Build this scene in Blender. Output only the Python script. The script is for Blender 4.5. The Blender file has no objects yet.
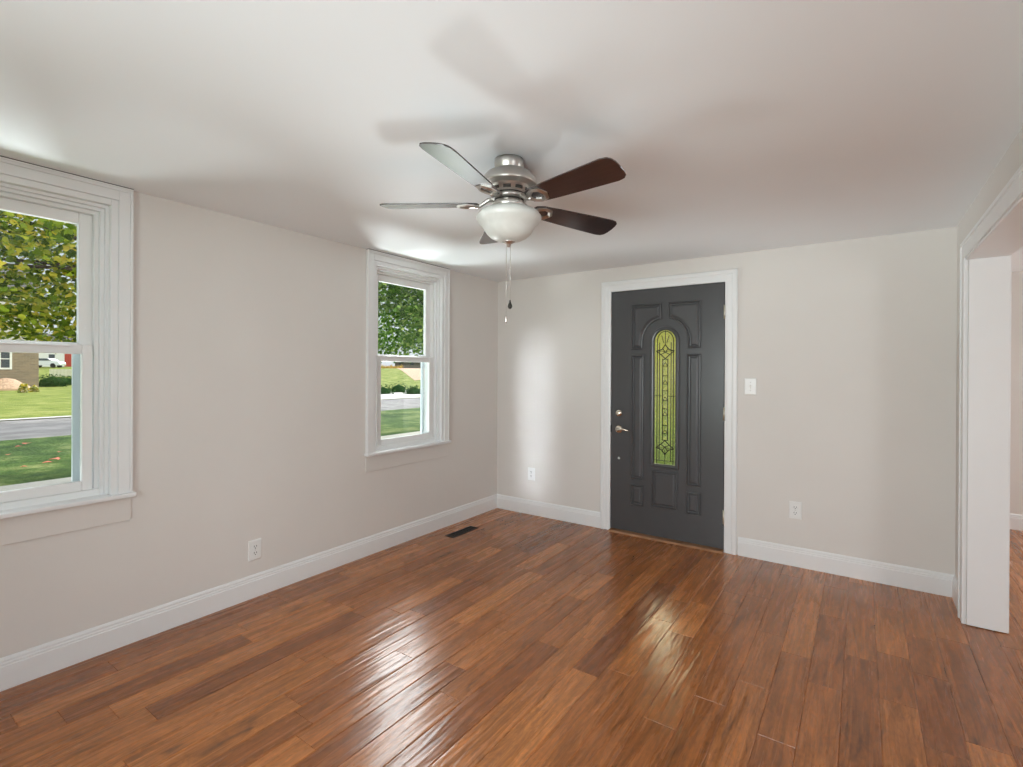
import bpy, bmesh, math, random
from math import sin, cos, pi, radians, hypot
from mathutils import Vector, Matrix

random.seed(7)
S = bpy.context.scene
COL = S.collection

# ------------------------------------------------------------------ camera
CAM = Vector((2.9982, -4.0697, 1.3648))
YAW, PITCH, ROLL, FPX = 0.6071, -0.0022, 0.0048, 504.46
fw = Vector((-sin(YAW) * cos(PITCH), cos(YAW) * cos(PITCH), sin(PITCH)))
rt0 = Vector((cos(YAW), sin(YAW), 0))
up0 = rt0.cross(fw)
rt = cos(ROLL) * rt0 + sin(ROLL) * up0
up = -sin(ROLL) * rt0 + cos(ROLL) * up0
cam = bpy.data.cameras.new('camera')
camo = bpy.data.objects.new('camera', cam)
COL.objects.link(camo)
M = Matrix((rt, up, -fw)).transposed().to_4x4()
M.translation = CAM
camo.matrix_world = M
cam.sensor_fit = 'HORIZONTAL'
cam.sensor_width = 36
cam.lens = FPX / 1023 * 36
cam.shift_y = -(383.5 - 372.39) / 1023
cam.clip_start = 0.02
cam.clip_end = 2000
S.camera = camo

# ------------------------------------------------------------------ exposure
S.view_settings.view_transform = 'Standard'
S.view_settings.look = 'None'
S.view_settings.gamma = 1
S.view_settings.use_curve_mapping = False
S.view_settings.exposure = 0.33
S.cycles.use_denoising = True
S.cycles.max_bounces = 10
S.cycles.diffuse_bounces = 6
S.cycles.glossy_bounces = 5
S.cycles.transmission_bounces = 8
S.cycles.transparent_max_bounces = 16
S.cycles.sample_clamp_indirect = 6
S.cycles.caustics_reflective = False
S.cycles.caustics_refractive = False

# ------------------------------------------------------------------ sky (bright thin overcast, paler at the horizon)
W = bpy.data.worlds.new('sky')
S.world = W
W.use_nodes = True
nt = W.node_tree
nt.nodes.clear()
tc = nt.nodes.new('ShaderNodeTexCoord')
sep = nt.nodes.new('ShaderNodeSeparateXYZ')
rmp = nt.nodes.new('ShaderNodeValToRGB')
bg = nt.nodes.new('ShaderNodeBackground')
wo = nt.nodes.new('ShaderNodeOutputWorld')
nt.links.new(tc.outputs['Generated'], sep.inputs[0])
nt.links.new(sep.outputs['Z'], rmp.inputs[0])
rmp.color_ramp.elements[0].position = 0.0
rmp.color_ramp.elements[0].color = (0.74, 0.76, 0.80, 1)
rmp.color_ramp.elements[1].position = 0.75
rmp.color_ramp.elements[1].color = (0.60, 0.66, 0.75, 1)
bg.inputs[1].default_value = 1.0
# two bright sky spots added out of view for the floor reflections
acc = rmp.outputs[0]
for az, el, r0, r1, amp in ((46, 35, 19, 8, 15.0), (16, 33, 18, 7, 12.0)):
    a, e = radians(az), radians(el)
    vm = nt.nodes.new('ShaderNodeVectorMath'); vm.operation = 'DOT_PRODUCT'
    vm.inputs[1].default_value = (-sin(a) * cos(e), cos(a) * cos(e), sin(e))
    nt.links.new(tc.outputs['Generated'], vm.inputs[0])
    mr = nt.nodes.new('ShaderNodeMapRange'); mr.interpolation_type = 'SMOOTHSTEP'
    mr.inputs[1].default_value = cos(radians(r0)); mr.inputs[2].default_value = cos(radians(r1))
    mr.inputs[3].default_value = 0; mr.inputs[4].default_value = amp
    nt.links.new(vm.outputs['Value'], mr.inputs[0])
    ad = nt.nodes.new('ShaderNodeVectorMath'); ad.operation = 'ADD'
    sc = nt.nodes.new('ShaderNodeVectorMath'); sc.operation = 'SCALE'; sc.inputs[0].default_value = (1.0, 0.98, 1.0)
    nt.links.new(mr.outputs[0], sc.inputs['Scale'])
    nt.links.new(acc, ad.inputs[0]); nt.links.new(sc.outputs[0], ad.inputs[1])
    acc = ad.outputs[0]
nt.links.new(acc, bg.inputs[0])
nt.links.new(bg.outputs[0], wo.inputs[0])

# ------------------------------------------------------------------ sun and added fill lamps
def light(name, kind, loc, target, energy, color=(1, 1, 1), **kw):
    l = bpy.data.lights.new(name, kind)
    l.energy = energy
    l.color = color
    for k, v in kw.items():
        setattr(l, k, v)
    o = bpy.data.objects.new(name, l)
    COL.objects.link(o)
    o.location = loc
    o.rotation_euler = (Vector(target) - Vector(loc)).to_track_quat('-Z', 'Y').to_euler()
    return o

light('sun', 'SUN', (20, -2, 16.5), (0, 0, 1.0), 2.2, (1.0, 0.93, 0.8), angle=radians(0.6))
# added fill lamps outside the unseen windows of this room and the next
light('fill_rear_window', 'AREA', (2.2, -5.12, 1.3), (2.2, 0, 1.5), 36, (0.95, 0.975, 1.0),
      shape='RECTANGLE', size=1.75, size_y=1.25, spread=radians(115))
light('fill_rear_low', 'AREA', (2.5, -5.45, 0.05), (3.1, -0.4, 2.26), 4, (0.90, 0.95, 1.0),
      shape='RECTANGLE', size=1.6, size_y=0.5, spread=radians(85))  # low lamp added behind the camera to lift the ceiling
light('fill_wall_patch', 'AREA', (0.46, -5.12, 0.95), (0.44, 0, 0.90), 0.95, (0.86, 0.92, 1.0),
      shape='RECTANGLE', size=0.26, size_y=1.5, spread=radians(6))  # narrow lamp added to throw the bright patch on the back wall
light('fill_next_room', 'AREA', (7.35, -4.35, 1.2), (3.0, -1.6, 1.9), 52, (0.93, 0.965, 1.0),
      shape='RECTANGLE', size=1.1, size_y=1.4)  # extra lamp filling the room through the cased opening
# hidden lamp added in place of pavement bounce through the middle window
light('bounce_lamp_ground', 'AREA', (-1.7, 0.15, -0.22), (1.8, -2.35, 2.15), 170, (0.97, 0.98, 1.0),
      shape='DISK', size=0.8)
light('fill_next_room_far', 'AREA', (7.35, 1.2, 1.3), (3.6, 1.0, 1.3), 58, (0.93, 0.965, 1.0),
      shape='RECTANGLE', size=1.0, size_y=1.3)  # extra lamp added to brighten the next room
light('bounce_fill_walk', 'AREA', (-2.5, -1.9, -0.2), (2.4, -1.0, 2.26), 215, (0.94, 0.97, 1.0),
      shape='DISK', size=1.3)  # hidden lamp added to brighten the ceiling near the corner window
light('bounce_fill_lawn', 'AREA', (-2.6, -4.5, -0.22), (2.2, -3.0, 2.2), 85, (0.96, 0.98, 1.0),
      shape='DISK', size=1.1)  # hidden lamp added below the left window to brighten the ceiling

# ------------------------------------------------------------------ materials
MATS = {}
def nodes_of(name):
    m = bpy.data.materials.new(name)
    m.use_nodes = True
    n = m.node_tree.nodes
    n.clear()
    out = n.new('ShaderNodeOutputMaterial')
    MATS[name] = m
    return m, n, m.node_tree.links, out

def mat(name, col, rough=0.5, metal=0.0, noise=0.0, nscale=8, bump=0.0, bscale=60, spec=0.5, coat=0, aniso=0):
    m, n, l, out = nodes_of(name)
    b = n.new('ShaderNodeBsdfPrincipled')
    b.inputs['Base Color'].default_value = (*col, 1)
    b.inputs['Roughness'].default_value = rough
    b.inputs['Metallic'].default_value = metal
    b.inputs['Specular IOR Level'].default_value = spec
    b.inputs['Coat Weight'].default_value = coat
    b.inputs['Coat Roughness'].default_value = 0.12
    l.new(b.outputs[0], out.inputs[0])
    t = n.new('ShaderNodeTexCoord')
    if noise:
        z = n.new('ShaderNodeTexNoise')
        z.inputs['Scale'].default_value = nscale
        z.inputs['Detail'].default_value = 4
        l.new(t.outputs['Object'], z.inputs['Vector'])
        r = n.new('ShaderNodeMapRange')
        r.inputs[1].default_value = 0.3
        r.inputs[2].default_value = 0.7
        r.inputs[3].default_value = 1 - noise
        r.inputs[4].default_value = 1 + noise
        l.new(z.outputs[0], r.inputs[0])
        h = n.new('ShaderNodeVectorMath')
        h.operation = 'SCALE'
        h.inputs[0].default_value = col
        l.new(r.outputs[0], h.inputs['Scale'])
        l.new(h.outputs[0], b.inputs['Base Color'])
    if bump:
        z = n.new('ShaderNodeTexNoise')
        z.inputs['Scale'].default_value = bscale
        z.inputs['Detail'].default_value = 3
        l.new(t.outputs['Object'], z.inputs['Vector'])
        bp = n.new('ShaderNodeBump')
        bp.inputs['Strength'].default_value = bump
        bp.inputs['Distance'].default_value = 0.004
        l.new(z.outputs[0], bp.inputs['Height'])
        l.new(bp.outputs[0], b.inputs['Normal'])
    return m

mat('wall_paint', (0.715, 0.685, 0.655), 0.62, noise=0.012, nscale=2.5, bump=0.22, bscale=14, spec=0.3)
mat('ceiling_paint', (0.86, 0.885, 0.91), 0.8, noise=0.01, nscale=1.5, bump=0.2, bscale=6, spec=0.2)
mat('trim_paint', (0.80, 0.805, 0.81), 0.32, noise=0.008, bump=0.08, bscale=20)
mat('vinyl', (0.82, 0.825, 0.82), 0.3, noise=0.01)
mat('screen_vinyl', (0.60, 0.66, 0.70), 0.4, noise=0.02)
mat('seam_dark', (0.06, 0.055, 0.05), 0.8)
mat('door_paint', (0.066, 0.066, 0.069), 0.30, noise=0.04, nscale=5, bump=0.06, bscale=90)
mat('door_weatherstrip', (0.012, 0.012, 0.012), 0.7)
mat('nickel', (0.56, 0.53, 0.50), 0.34, 1.0, noise=0.03, nscale=20)
mat('nickel_dark', (0.05, 0.045, 0.04), 0.45, 0.6)
mat('warm_nickel', (0.78, 0.71, 0.60), 0.22, 1.0)
mat('hinge_metal', (0.66, 0.62, 0.52), 0.35, 0.9)
mat('plate_plastic', (0.82, 0.82, 0.81), 0.3, noise=0.01)
mat('slot_dark', (0.05, 0.05, 0.05), 0.6)
mat('vent_metal', (0.015, 0.011, 0.009), 0.5, 0.3)
mat('cherry_threshold', (0.32, 0.155, 0.075), 0.35, noise=0.2, nscale=12)
mat('brass_came', (0.03, 0.027, 0.018), 0.4, 0.7)
mat('asphalt', (0.20, 0.185, 0.18), 0.85, noise=0.38, nscale=1.3)
mat('concrete', (0.62, 0.58, 0.54), 0.85, noise=0.08, nscale=1.2)
mat('mulch', (0.55, 0.36, 0.24), 0.95, noise=0.35, nscale=9)
mat('roof_shingle', (0.12, 0.11, 0.10), 0.9, noise=0.25, nscale=6)
mat('white_siding', (0.80, 0.80, 0.80), 0.6, noise=0.02)
mat('barn_grey', (0.16, 0.14, 0.13), 0.8, noise=0.15)
mat('red_paint', (0.45, 0.06, 0.04), 0.5)
mat('car_paint', (0.72, 0.75, 0.80), 0.2, 0.2, coat=1)
mat('tyre', (0.02, 0.02, 0.02), 0.8)
mat('dark_glass', (0.06, 0.075, 0.09), 0.1)
mat('bark', (0.07, 0.05, 0.035), 0.9, noise=0.3, nscale=20, bump=0.8, bscale=25)
mat('fence_wood', (0.62, 0.60, 0.55), 0.8, noise=0.1)
mat('chain_metal', (0.55, 0.52, 0.48), 0.3, 1.0)
mat('outer_siding', (0.7, 0.7, 0.68), 0.7)

def glass_mat():
    m, n, l, out = nodes_of('window_glass')
    l0 = n.new('ShaderNodeLayerWeight'); l0.inputs[0].default_value = 0.5
    pw = n.new('ShaderNodeMath'); pw.operation = 'POWER'; pw.inputs[1].default_value = 5; l.new(l0.outputs['Facing'], pw.inputs[0])
    lw = n.new('ShaderNodeMapRange'); lw.inputs[3].default_value = 0.03; lw.inputs[4].default_value = 1.0; l.new(pw.outputs[0], lw.inputs[0])
    tr = n.new('ShaderNodeBsdfTransparent'); tr.inputs[0].default_value = (0.93, 0.96, 0.95, 1)
    gl = n.new('ShaderNodeBsdfGlossy'); gl.inputs['Roughness'].default_value = 0.02
    mx = n.new('ShaderNodeMixShader')
    l.new(lw.outputs[0], mx.inputs[0]); l.new(tr.outputs[0], mx.inputs[1]); l.new(gl.outputs[0], mx.inputs[2])
    l.new(mx.outputs[0], out.inputs[0])
glass_mat()

def art_glass(name, tint, rough, scale):
    m, n, l, out = nodes_of(name)
    b = n.new('ShaderNodeBsdfPrincipled')
    b.inputs['Transmission Weight'].default_value = 1
    b.inputs['Base Color'].default_value = (*tint, 1)
    b.inputs['Roughness'].default_value = rough
    b.inputs['IOR'].default_value = 1.3
    t = n.new('ShaderNodeTexCoord'); z = n.new('ShaderNodeTexNoise'); z.inputs['Scale'].default_value = scale
    l.new(t.outputs['Object'], z.inputs['Vector'])
    bp = n.new('ShaderNodeBump'); bp.inputs['Strength'].default_value = 0.9; bp.inputs['Distance'].default_value = 0.003
    l.new(z.outputs[0], bp.inputs['Height']); l.new(bp.outputs[0], b.inputs['Normal'])
    l.new(b.outputs[0], out.inputs[0])
art_glass('art_glass_green', (0.97, 0.92, 0.58), 0.16, 120)
art_glass('art_glass_clear', (0.96, 0.97, 0.9), 0.05, 60)
art_glass('art_glass_violet', (0.62, 0.5, 0.85), 0.1, 60)

def bowl_mat():
    m, n, l, out = nodes_of('frosted_glass')
    b = n.new('ShaderNodeBsdfPrincipled')
    b.inputs['Base Color'].default_value = (0.83, 0.83, 0.80, 1)
    b.inputs['Roughness'].default_value = 0.32
    b.inputs['Coat Weight'].default_value = 0.2
    t = n.new('ShaderNodeTexCoord'); z = n.new('ShaderNodeTexNoise')
    z.inputs['Scale'].default_value = 9; z.inputs['Detail'].default_value = 5; z.inputs['Distortion'].default_value = 1.5
    r = n.new('ShaderNodeValToRGB')
    r.color_ramp.elements[0].position = 0.3; r.color_ramp.elements[0].color = (0.70, 0.70, 0.665, 1)
    r.color_ramp.elements[1].position = 0.7; r.color_ramp.elements[1].color = (0.86, 0.86, 0.83, 1)
    l.new(t.outputs['Object'], z.inputs['Vector']); l.new(z.outputs[0], r.inputs[0]); l.new(r.outputs[0], b.inputs['Base Color'])
    tl = n.new('ShaderNodeBsdfTranslucent'); tl.inputs[0].default_value = (0.85, 0.85, 0.82, 1)
    mx = n.new('ShaderNodeMixShader'); mx.inputs[0].default_value = 0.25
    l.new(b.outputs[0], mx.inputs[1]); l.new(tl.outputs[0], mx.inputs[2]); l.new(mx.outputs[0], out.inputs[0])
bowl_mat()

def blade_mat():
    m, n, l, out = nodes_of('espresso_blade')
    b = n.new('ShaderNodeBsdfPrincipled')
    b.inputs['Roughness'].default_value = 0.3
    b.inputs['Coat Weight'].default_value = 1.0
    b.inputs['Coat IOR'].default_value = 1.9
    b.inputs['Coat Roughness'].default_value = 0.14
    t = n.new('ShaderNodeTexCoord'); mp = n.new('ShaderNodeMapping'); mp.inputs['Scale'].default_value = (3, 60, 60)
    z = n.new('ShaderNodeTexNoise'); z.inputs['Scale'].default_value = 2; z.inputs['Detail'].default_value = 5
    r = n.new('ShaderNodeValToRGB')
    r.color_ramp.elements[0].position = 0.3; r.color_ramp.elements[0].color = (0.008, 0.004, 0.005, 1)
    r.color_ramp.elements[1].position = 0.75; r.color_ramp.elements[1].color = (0.028, 0.012, 0.015, 1)
    l.new(t.outputs['Object'], mp.inputs[0]); l.new(mp.outputs[0], z.inputs['Vector'])
    l.new(z.outputs[0], r.inputs[0]); l.new(r.outputs[0], b.inputs['Base Color']); l.new(b.outputs[0], out.inputs[0])
blade_mat()

def floor_mat():
    m, n, l, out = nodes_of('hickory_floor')
    b = n.new('ShaderNodeBsdfPrincipled')
    at = n.new('ShaderNodeVertexColor'); at.layer_name = 'plank'
    sp = n.new('ShaderNodeSeparateColor'); l.new(at.outputs[0], sp.inputs[0])
    t = n.new('ShaderNodeTexCoord')
    # shift the grain of every board
    cmb = n.new('ShaderNodeCombineXYZ')
    mu = n.new('ShaderNodeMath'); mu.operation = 'MULTIPLY'; mu.inputs[1].default_value = 37.0
    l.new(sp.outputs[1], mu.inputs[0]); l.new(mu.outputs[0], cmb.inputs[1])
    mu2 = n.new('ShaderNodeMath'); mu2.operation = 'MULTIPLY'; mu2.inputs[1].default_value = 23.0
    l.new(sp.outputs[2], mu2.inputs[0]); l.new(mu2.outputs[0], cmb.inputs[2])
    ad = n.new('ShaderNodeVectorMath'); l.new(t.outputs['Object'], ad.inputs[0]); l.new(cmb.outputs[0], ad.inputs[1])
    def noise(scale, det, dist, vscale):
        mp = n.new('ShaderNodeMapping'); mp.inputs['Scale'].default_value = vscale
        l.new(ad.outputs[0], mp.inputs[0])
        z = n.new('ShaderNodeTexNoise'); z.inputs['Scale'].default_value = scale
        z.inputs['Detail'].default_value = det; z.inputs['Distortion'].default_value = dist
        z.inputs['Roughness'].default_value = 0.62
        l.new(mp.outputs[0], z.inputs['Vector'])
        return z
    g1 = noise(1.0, 7, 1.0, (20, 1.5, 1))      # figure
    g2 = noise(1.0, 5, 0.6, (75, 4, 1))        # fine pores
    g4 = noise(1.0, 4, 3.0, (26, 9, 1))        # curly cross figure
    g5 = noise(1.0, 2, 0.5, (13, 5, 1))        # knots
    g3 = noise(1.0, 3, 2.2, (9, 1.6, 1))       # dark streaks
    base = n.new('ShaderNodeValToRGB')
    e = base.color_ramp.elements
    e[0].position = 0.0; e[0].color = (0.24, 0.078, 0.022, 1)
    e[1].position = 1.0; e[1].color = (0.49, 0.185, 0.055, 1)
    k = e.new(0.5); k.color = (0.36, 0.126, 0.034, 1)
    l.new(sp.outputs[0], base.inputs[0])
    def mult(a, fac_out, lo, hi, p0, p1):
        r = n.new('ShaderNodeMapRange'); r.inputs[1].default_value = p0; r.inputs[2].default_value = p1
        r.inputs[3].default_value = lo; r.inputs[4].default_value = hi
        l.new(fac_out, r.inputs[0])
        h = n.new('ShaderNodeVectorMath'); h.operation = 'SCALE'
        l.new(a, h.inputs[0]); l.new(r.outputs[0], h.inputs['Scale'])
        return h.outputs[0]
    c = mult(base.outputs[0], g1.outputs[0], 0.74, 1.24, 0.3, 0.7)
    c = mult(c, g2.outputs[0], 0.72, 1.22, 0.35, 0.65)
    c = mult(c, g4.outputs[0], 0.82, 1.14, 0.35, 0.62)
    c = mult(c, g5.outputs[0], 0.45, 1.0, 0.22, 0.30)
    c = mult(c, g3.outputs[0], 0.55, 1.0, 0.27, 0.38)
    l.new(c, b.inputs['Base Color'])
    rr = n.new('ShaderNodeMapRange'); rr.inputs[3].default_value = 0.20; rr.inputs[4].default_value = 0.34
    l.new(g1.outputs[0], rr.inputs[0]); l.new(rr.outputs[0], b.inputs['Roughness'])
    # hand scraped ripples running along each board
    mp = n.new('ShaderNodeMapping'); mp.inputs['Scale'].default_value = (34, 2.6, 1); l.new(ad.outputs[0], mp.inputs[0])
    w = n.new('ShaderNodeTexNoise'); w.inputs['Scale'].default_value = 1.0; w.inputs['Detail'].default_value = 1.5
    w.inputs['Distortion'].default_value = 0.6
    l.new(mp.outputs[0], w.inputs['Vector'])
    bp = n.new('ShaderNodeBump'); bp.inputs['Strength'].default_value = 0.55; bp.inputs['Distance'].default_value = 0.006
    l.new(w.outputs[0], bp.inputs['Height'])
    bp2 = n.new('ShaderNodeBump'); bp2.inputs['Strength'].default_value = 0.25; bp2.inputs['Distance'].default_value = 0.0006
    l.new(g2.outputs[0], bp2.inputs['Height']); l.new(bp.outputs[0], bp2.inputs['Normal'])
    l.new(bp2.outputs[0], b.inputs['Normal'])
    b.inputs['Coat Weight'].default_value = 0.3
    b.inputs['Coat Roughness'].default_value = 0.16
    l.new(bp.outputs[0], b.inputs['Coat Normal'])
    b.inputs['Specular IOR Level'].default_value = 0.35
    l.new(b.outputs[0], out.inputs[0])
floor_mat()

def leaf_mat(name, cols, trans=0.5):
    m, n, l, out = nodes_of(name)
    g = n.new('ShaderNodeNewGeometry')
    r = n.new('ShaderNodeValToRGB')
    e = r.color_ramp.elements
    for i, (p, c) in enumerate(cols):
        if i < 2:
            e[i].position = p; e[i].color = (*c, 1)
        else:
            q = e.new(p); q.color = (*c, 1)
    l.new(g.outputs['Random Per Island'], r.inputs[0])
    d = n.new('ShaderNodeBsdfDiffuse'); t = n.new('ShaderNodeBsdfTranslucent')
    l.new(r.outputs[0], d.inputs[0]); l.new(r.outputs[0], t.inputs[0])
    mx = n.new('ShaderNodeMixShader'); mx.inputs[0].default_value = trans
    l.new(d.outputs[0], mx.inputs[1]); l.new(t.outputs[0], mx.inputs[2]); l.new(mx.outputs[0], out.inputs[0])
leaf_mat('maple_leaf_autumn', [(0, (0.05, 0.10, 0.01)), (1, (0.95, 0.72, 0.10)), (0.3, (0.16, 0.26, 0.02)), (0.6, (0.36, 0.46, 0.04)), (0.85, (0.70, 0.66, 0.08))])
leaf_mat('maple_leaf_green', [(0, (0.06, 0.15, 0.03)), (1, (0.80, 0.88, 0.32)), (0.5, (0.20, 0.38, 0.08)), (0.85, (0.42, 0.60, 0.16))])
leaf_mat('porch_shrub_leaf', [(0, (0.20, 0.26, 0.03)), (1, (0.92, 0.88, 0.36)), (0.5, (0.58, 0.60, 0.10))])
leaf_mat('evergreen_leaf', [(0, (0.02, 0.06, 0.02)), (1, (0.08, 0.16, 0.05))], 0.2)
leaf_mat('orange_leaf', [(0, (0.55, 0.20, 0.05)), (1, (0.75, 0.50, 0.15)), (0.6, (0.42, 0.38, 0.10))], 0.3)
leaf_mat('yellow_flower', [(0, (0.75, 0.55, 0.05)), (1, (0.9, 0.75, 0.5)), (0.4, (0.2, 0.3, 0.05))], 0.3)
mat('red_leaf', (0.70, 0.17, 0.10), 0.7, noise=0.2)

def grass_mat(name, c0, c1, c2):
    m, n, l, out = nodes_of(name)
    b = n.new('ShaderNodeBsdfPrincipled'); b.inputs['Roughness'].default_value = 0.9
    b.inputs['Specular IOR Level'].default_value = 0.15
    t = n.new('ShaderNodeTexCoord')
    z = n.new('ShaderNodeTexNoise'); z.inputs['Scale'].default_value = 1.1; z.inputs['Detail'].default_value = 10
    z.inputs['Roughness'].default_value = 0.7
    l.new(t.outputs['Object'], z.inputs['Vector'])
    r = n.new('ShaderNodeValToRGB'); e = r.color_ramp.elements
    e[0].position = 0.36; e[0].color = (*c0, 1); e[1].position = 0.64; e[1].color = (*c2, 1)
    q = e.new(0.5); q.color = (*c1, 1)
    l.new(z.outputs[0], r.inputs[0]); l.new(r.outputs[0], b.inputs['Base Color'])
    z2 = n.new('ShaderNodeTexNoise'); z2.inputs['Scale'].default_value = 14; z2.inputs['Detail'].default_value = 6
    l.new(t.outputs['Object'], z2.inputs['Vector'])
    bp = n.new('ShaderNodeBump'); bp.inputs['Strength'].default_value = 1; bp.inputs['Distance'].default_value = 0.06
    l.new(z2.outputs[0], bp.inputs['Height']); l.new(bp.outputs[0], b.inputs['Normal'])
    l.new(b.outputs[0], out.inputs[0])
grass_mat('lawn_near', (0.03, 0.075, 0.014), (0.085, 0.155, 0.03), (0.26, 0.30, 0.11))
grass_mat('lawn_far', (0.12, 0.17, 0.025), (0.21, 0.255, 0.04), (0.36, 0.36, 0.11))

def brick_mat(name, c1, c2, mortar, scale, bw=0.22, bh=0.075, flat=False):
    m, n, l, out = nodes_of(name)
    b = n.new('ShaderNodeBsdfPrincipled'); b.inputs['Roughness'].default_value = 0.85
    t = n.new('ShaderNodeTexCoord'); sx = n.new('ShaderNodeSeparateXYZ'); cx = n.new('ShaderNodeCombineXYZ')
    l.new(t.outputs['Object'], sx.inputs[0]); l.new(sx.outputs[1], cx.inputs[0]); l.new(sx.outputs[2], cx.inputs[1])
    k = n.new('ShaderNodeTexBrick'); k.inputs['Scale'].default_value = scale
    k.inputs['Color1'].default_value = (*c1, 1); k.inputs['Color2'].default_value = (*c2, 1); k.inputs['Mortar'].default_value = (*mortar, 1)
    k.inputs['Brick Width'].default_value = bw; k.inputs['Row Height'].default_value = bh
    k.inputs['Mortar Size'].default_value = 0.008
    if flat: k.offset = 0
    l.new(cx.outputs[0], k.inputs['Vector']); l.new(k.outputs[0], b.inputs['Base Color']); l.new(b.outputs[0], out.inputs[0])
brick_mat('tan_brick', (0.29, 0.22, 0.155), (0.21, 0.165, 0.125), (0.36, 0.31, 0.25), 1.0, 0.4, 0.14)
brick_mat('clapboard', (0.62, 0.58, 0.56), (0.58, 0.55, 0.53), (0.36, 0.34, 0.33), 1.0, 50, 0.22, True)

# ------------------------------------------------------------------ mesh helpers
class MB:
    def __init__(s):
        s.v = []; s.f = []; s.sm = []
    def add(s, vs, fs, smooth=False):
        o = len(s.v)
        s.v += [tuple(p) for p in vs]
        for f in fs:
            s.f.append([i + o for i in f]); s.sm.append(smooth)
        return s
    def box(s, a, b):
        x0, y0, z0 = [min(p, q) for p, q in zip(a, b)]
        x1, y1, z1 = [max(p, q) for p, q in zip(a, b)]
        return s.add([(x0, y0, z0), (x1, y0, z0), (x1, y1, z0), (x0, y1, z0), (x0, y0, z1), (x1, y0, z1), (x1, y1, z1), (x0, y1, z1)],
                     [(0, 3, 2, 1), (4, 5, 6, 7), (0, 1, 5, 4), (1, 2, 6, 5), (2, 3, 7, 6), (3, 0, 4, 7)])
    def rings(s, rings, closed=True, cap0=False, cap1=False, smooth=False):
        n = len(rings[0]); vs = [p for r in rings for p in r]; fs = []
        for i in range(len(rings) - 1):
            for j in range(n if closed else n - 1):
                k = (j + 1) % n
                fs.append((i * n + j, i * n + k, (i + 1) * n + k, (i + 1) * n + j))
        if cap0: fs.append(tuple(range(n))[::-1])
        if cap1: fs.append(tuple((len(rings) - 1) * n + j for j in range(n)))
        return s.add(vs, fs, smooth)
    def lathe(s, prof, seg=48, c=(0, 0, 0), smooth=True, axis='z'):
        R = []
        for r, z in prof:
            ring = []
            for j in range(seg):
                a = 2 * pi * j / seg
                if axis == 'z': ring.append((c[0] + r * cos(a), c[1] + r * sin(a), c[2] + z))
                elif axis == 'y': ring.append((c[0] + r * cos(a), c[1] + z, c[2] + r * sin(a)))
                else: ring.append((c[0] + z, c[1] + r * cos(a), c[2] + r * sin(a)))
            R.append(ring)
        return s.rings(R, smooth=smooth, cap0=prof[0][0] > 1e-6, cap1=prof[-1][0] > 1e-6)
    def tube(s, pts, rad, seg=8, smooth=True):
        pts = [Vector(p) for p in pts]
        rads = rad if isinstance(rad, (list, tuple)) else [rad] * len(pts)
        R = []
        for i, p in enumerate(pts):
            d = (pts[min(i + 1, len(pts) - 1)] - pts[max(i - 1, 0)]).normalized()
            a = d.orthogonal().normalized() if i == 0 else (a - d * a.dot(d)).normalized()
            b = d.cross(a)
            R.append([p + (a * cos(2 * pi * j / seg) + b * sin(2 * pi * j / seg)) * rads[i] for j in range(seg)])
        return s.rings(R, cap0=True, cap1=True, smooth=smooth)
    def sweep_profile(s, prof, p0, p1, out, upv):
        # prof: (out, up) closed outline swept from p0 to p1
        p0, p1, out, upv = Vector(p0), Vector(p1), Vector(out), Vector(upv)
        return s.rings([[p + out * a + upv * b for a, b in prof] for p in (p0, p1)], cap0=True, cap1=True)
    def build(s, name, m, parent=None, loc=None, bevel=0, bseg=2):
        me = bpy.data.meshes.new(name)
        me.from_pydata(s.v, [], s.f)
        me.update()
        for p, q in zip(me.polygons, s.sm): p.use_smooth = q
        bm = bmesh.new(); bm.from_mesh(me)
        bmesh.ops.recalc_face_normals(bm, faces=bm.faces)
        bm.to_mesh(me); bm.free()
        me.materials.append(MATS[m])
        o = bpy.data.objects.new(name, me)
        COL.objects.link(o)
        if parent: o.parent = parent
        if loc: o.location = loc
        if bevel:
            b = o.modifiers.new('bevel', 'BEVEL'); b.width = bevel; b.segments = bseg; b.limit_method = 'ANGLE'
            b.angle_limit = radians(40)
        return o

def tag(o, label, cat=None, group=None, kind=None):
    if label: o['label'] = label
    if cat: o['category'] = cat
    if group: o['group'] = group
    if kind: o['kind'] = kind
    return o
def empty(name, loc, rz=0):
    o = bpy.data.objects.new(name, None); COL.objects.link(o); o.location = loc; o.rotation_euler = (0, 0, rz)
    o.empty_display_size = 0.1
    return o
def struct(o, label, cat='room'):
    return tag(o, label, cat, kind='structure')

H, RW = 2.2585, 3.471
XN = 7.3        # far wall of the next room
YN = 2.08       # its back wall
YR = -5.0       # rear wall
TW = 0.16

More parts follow.
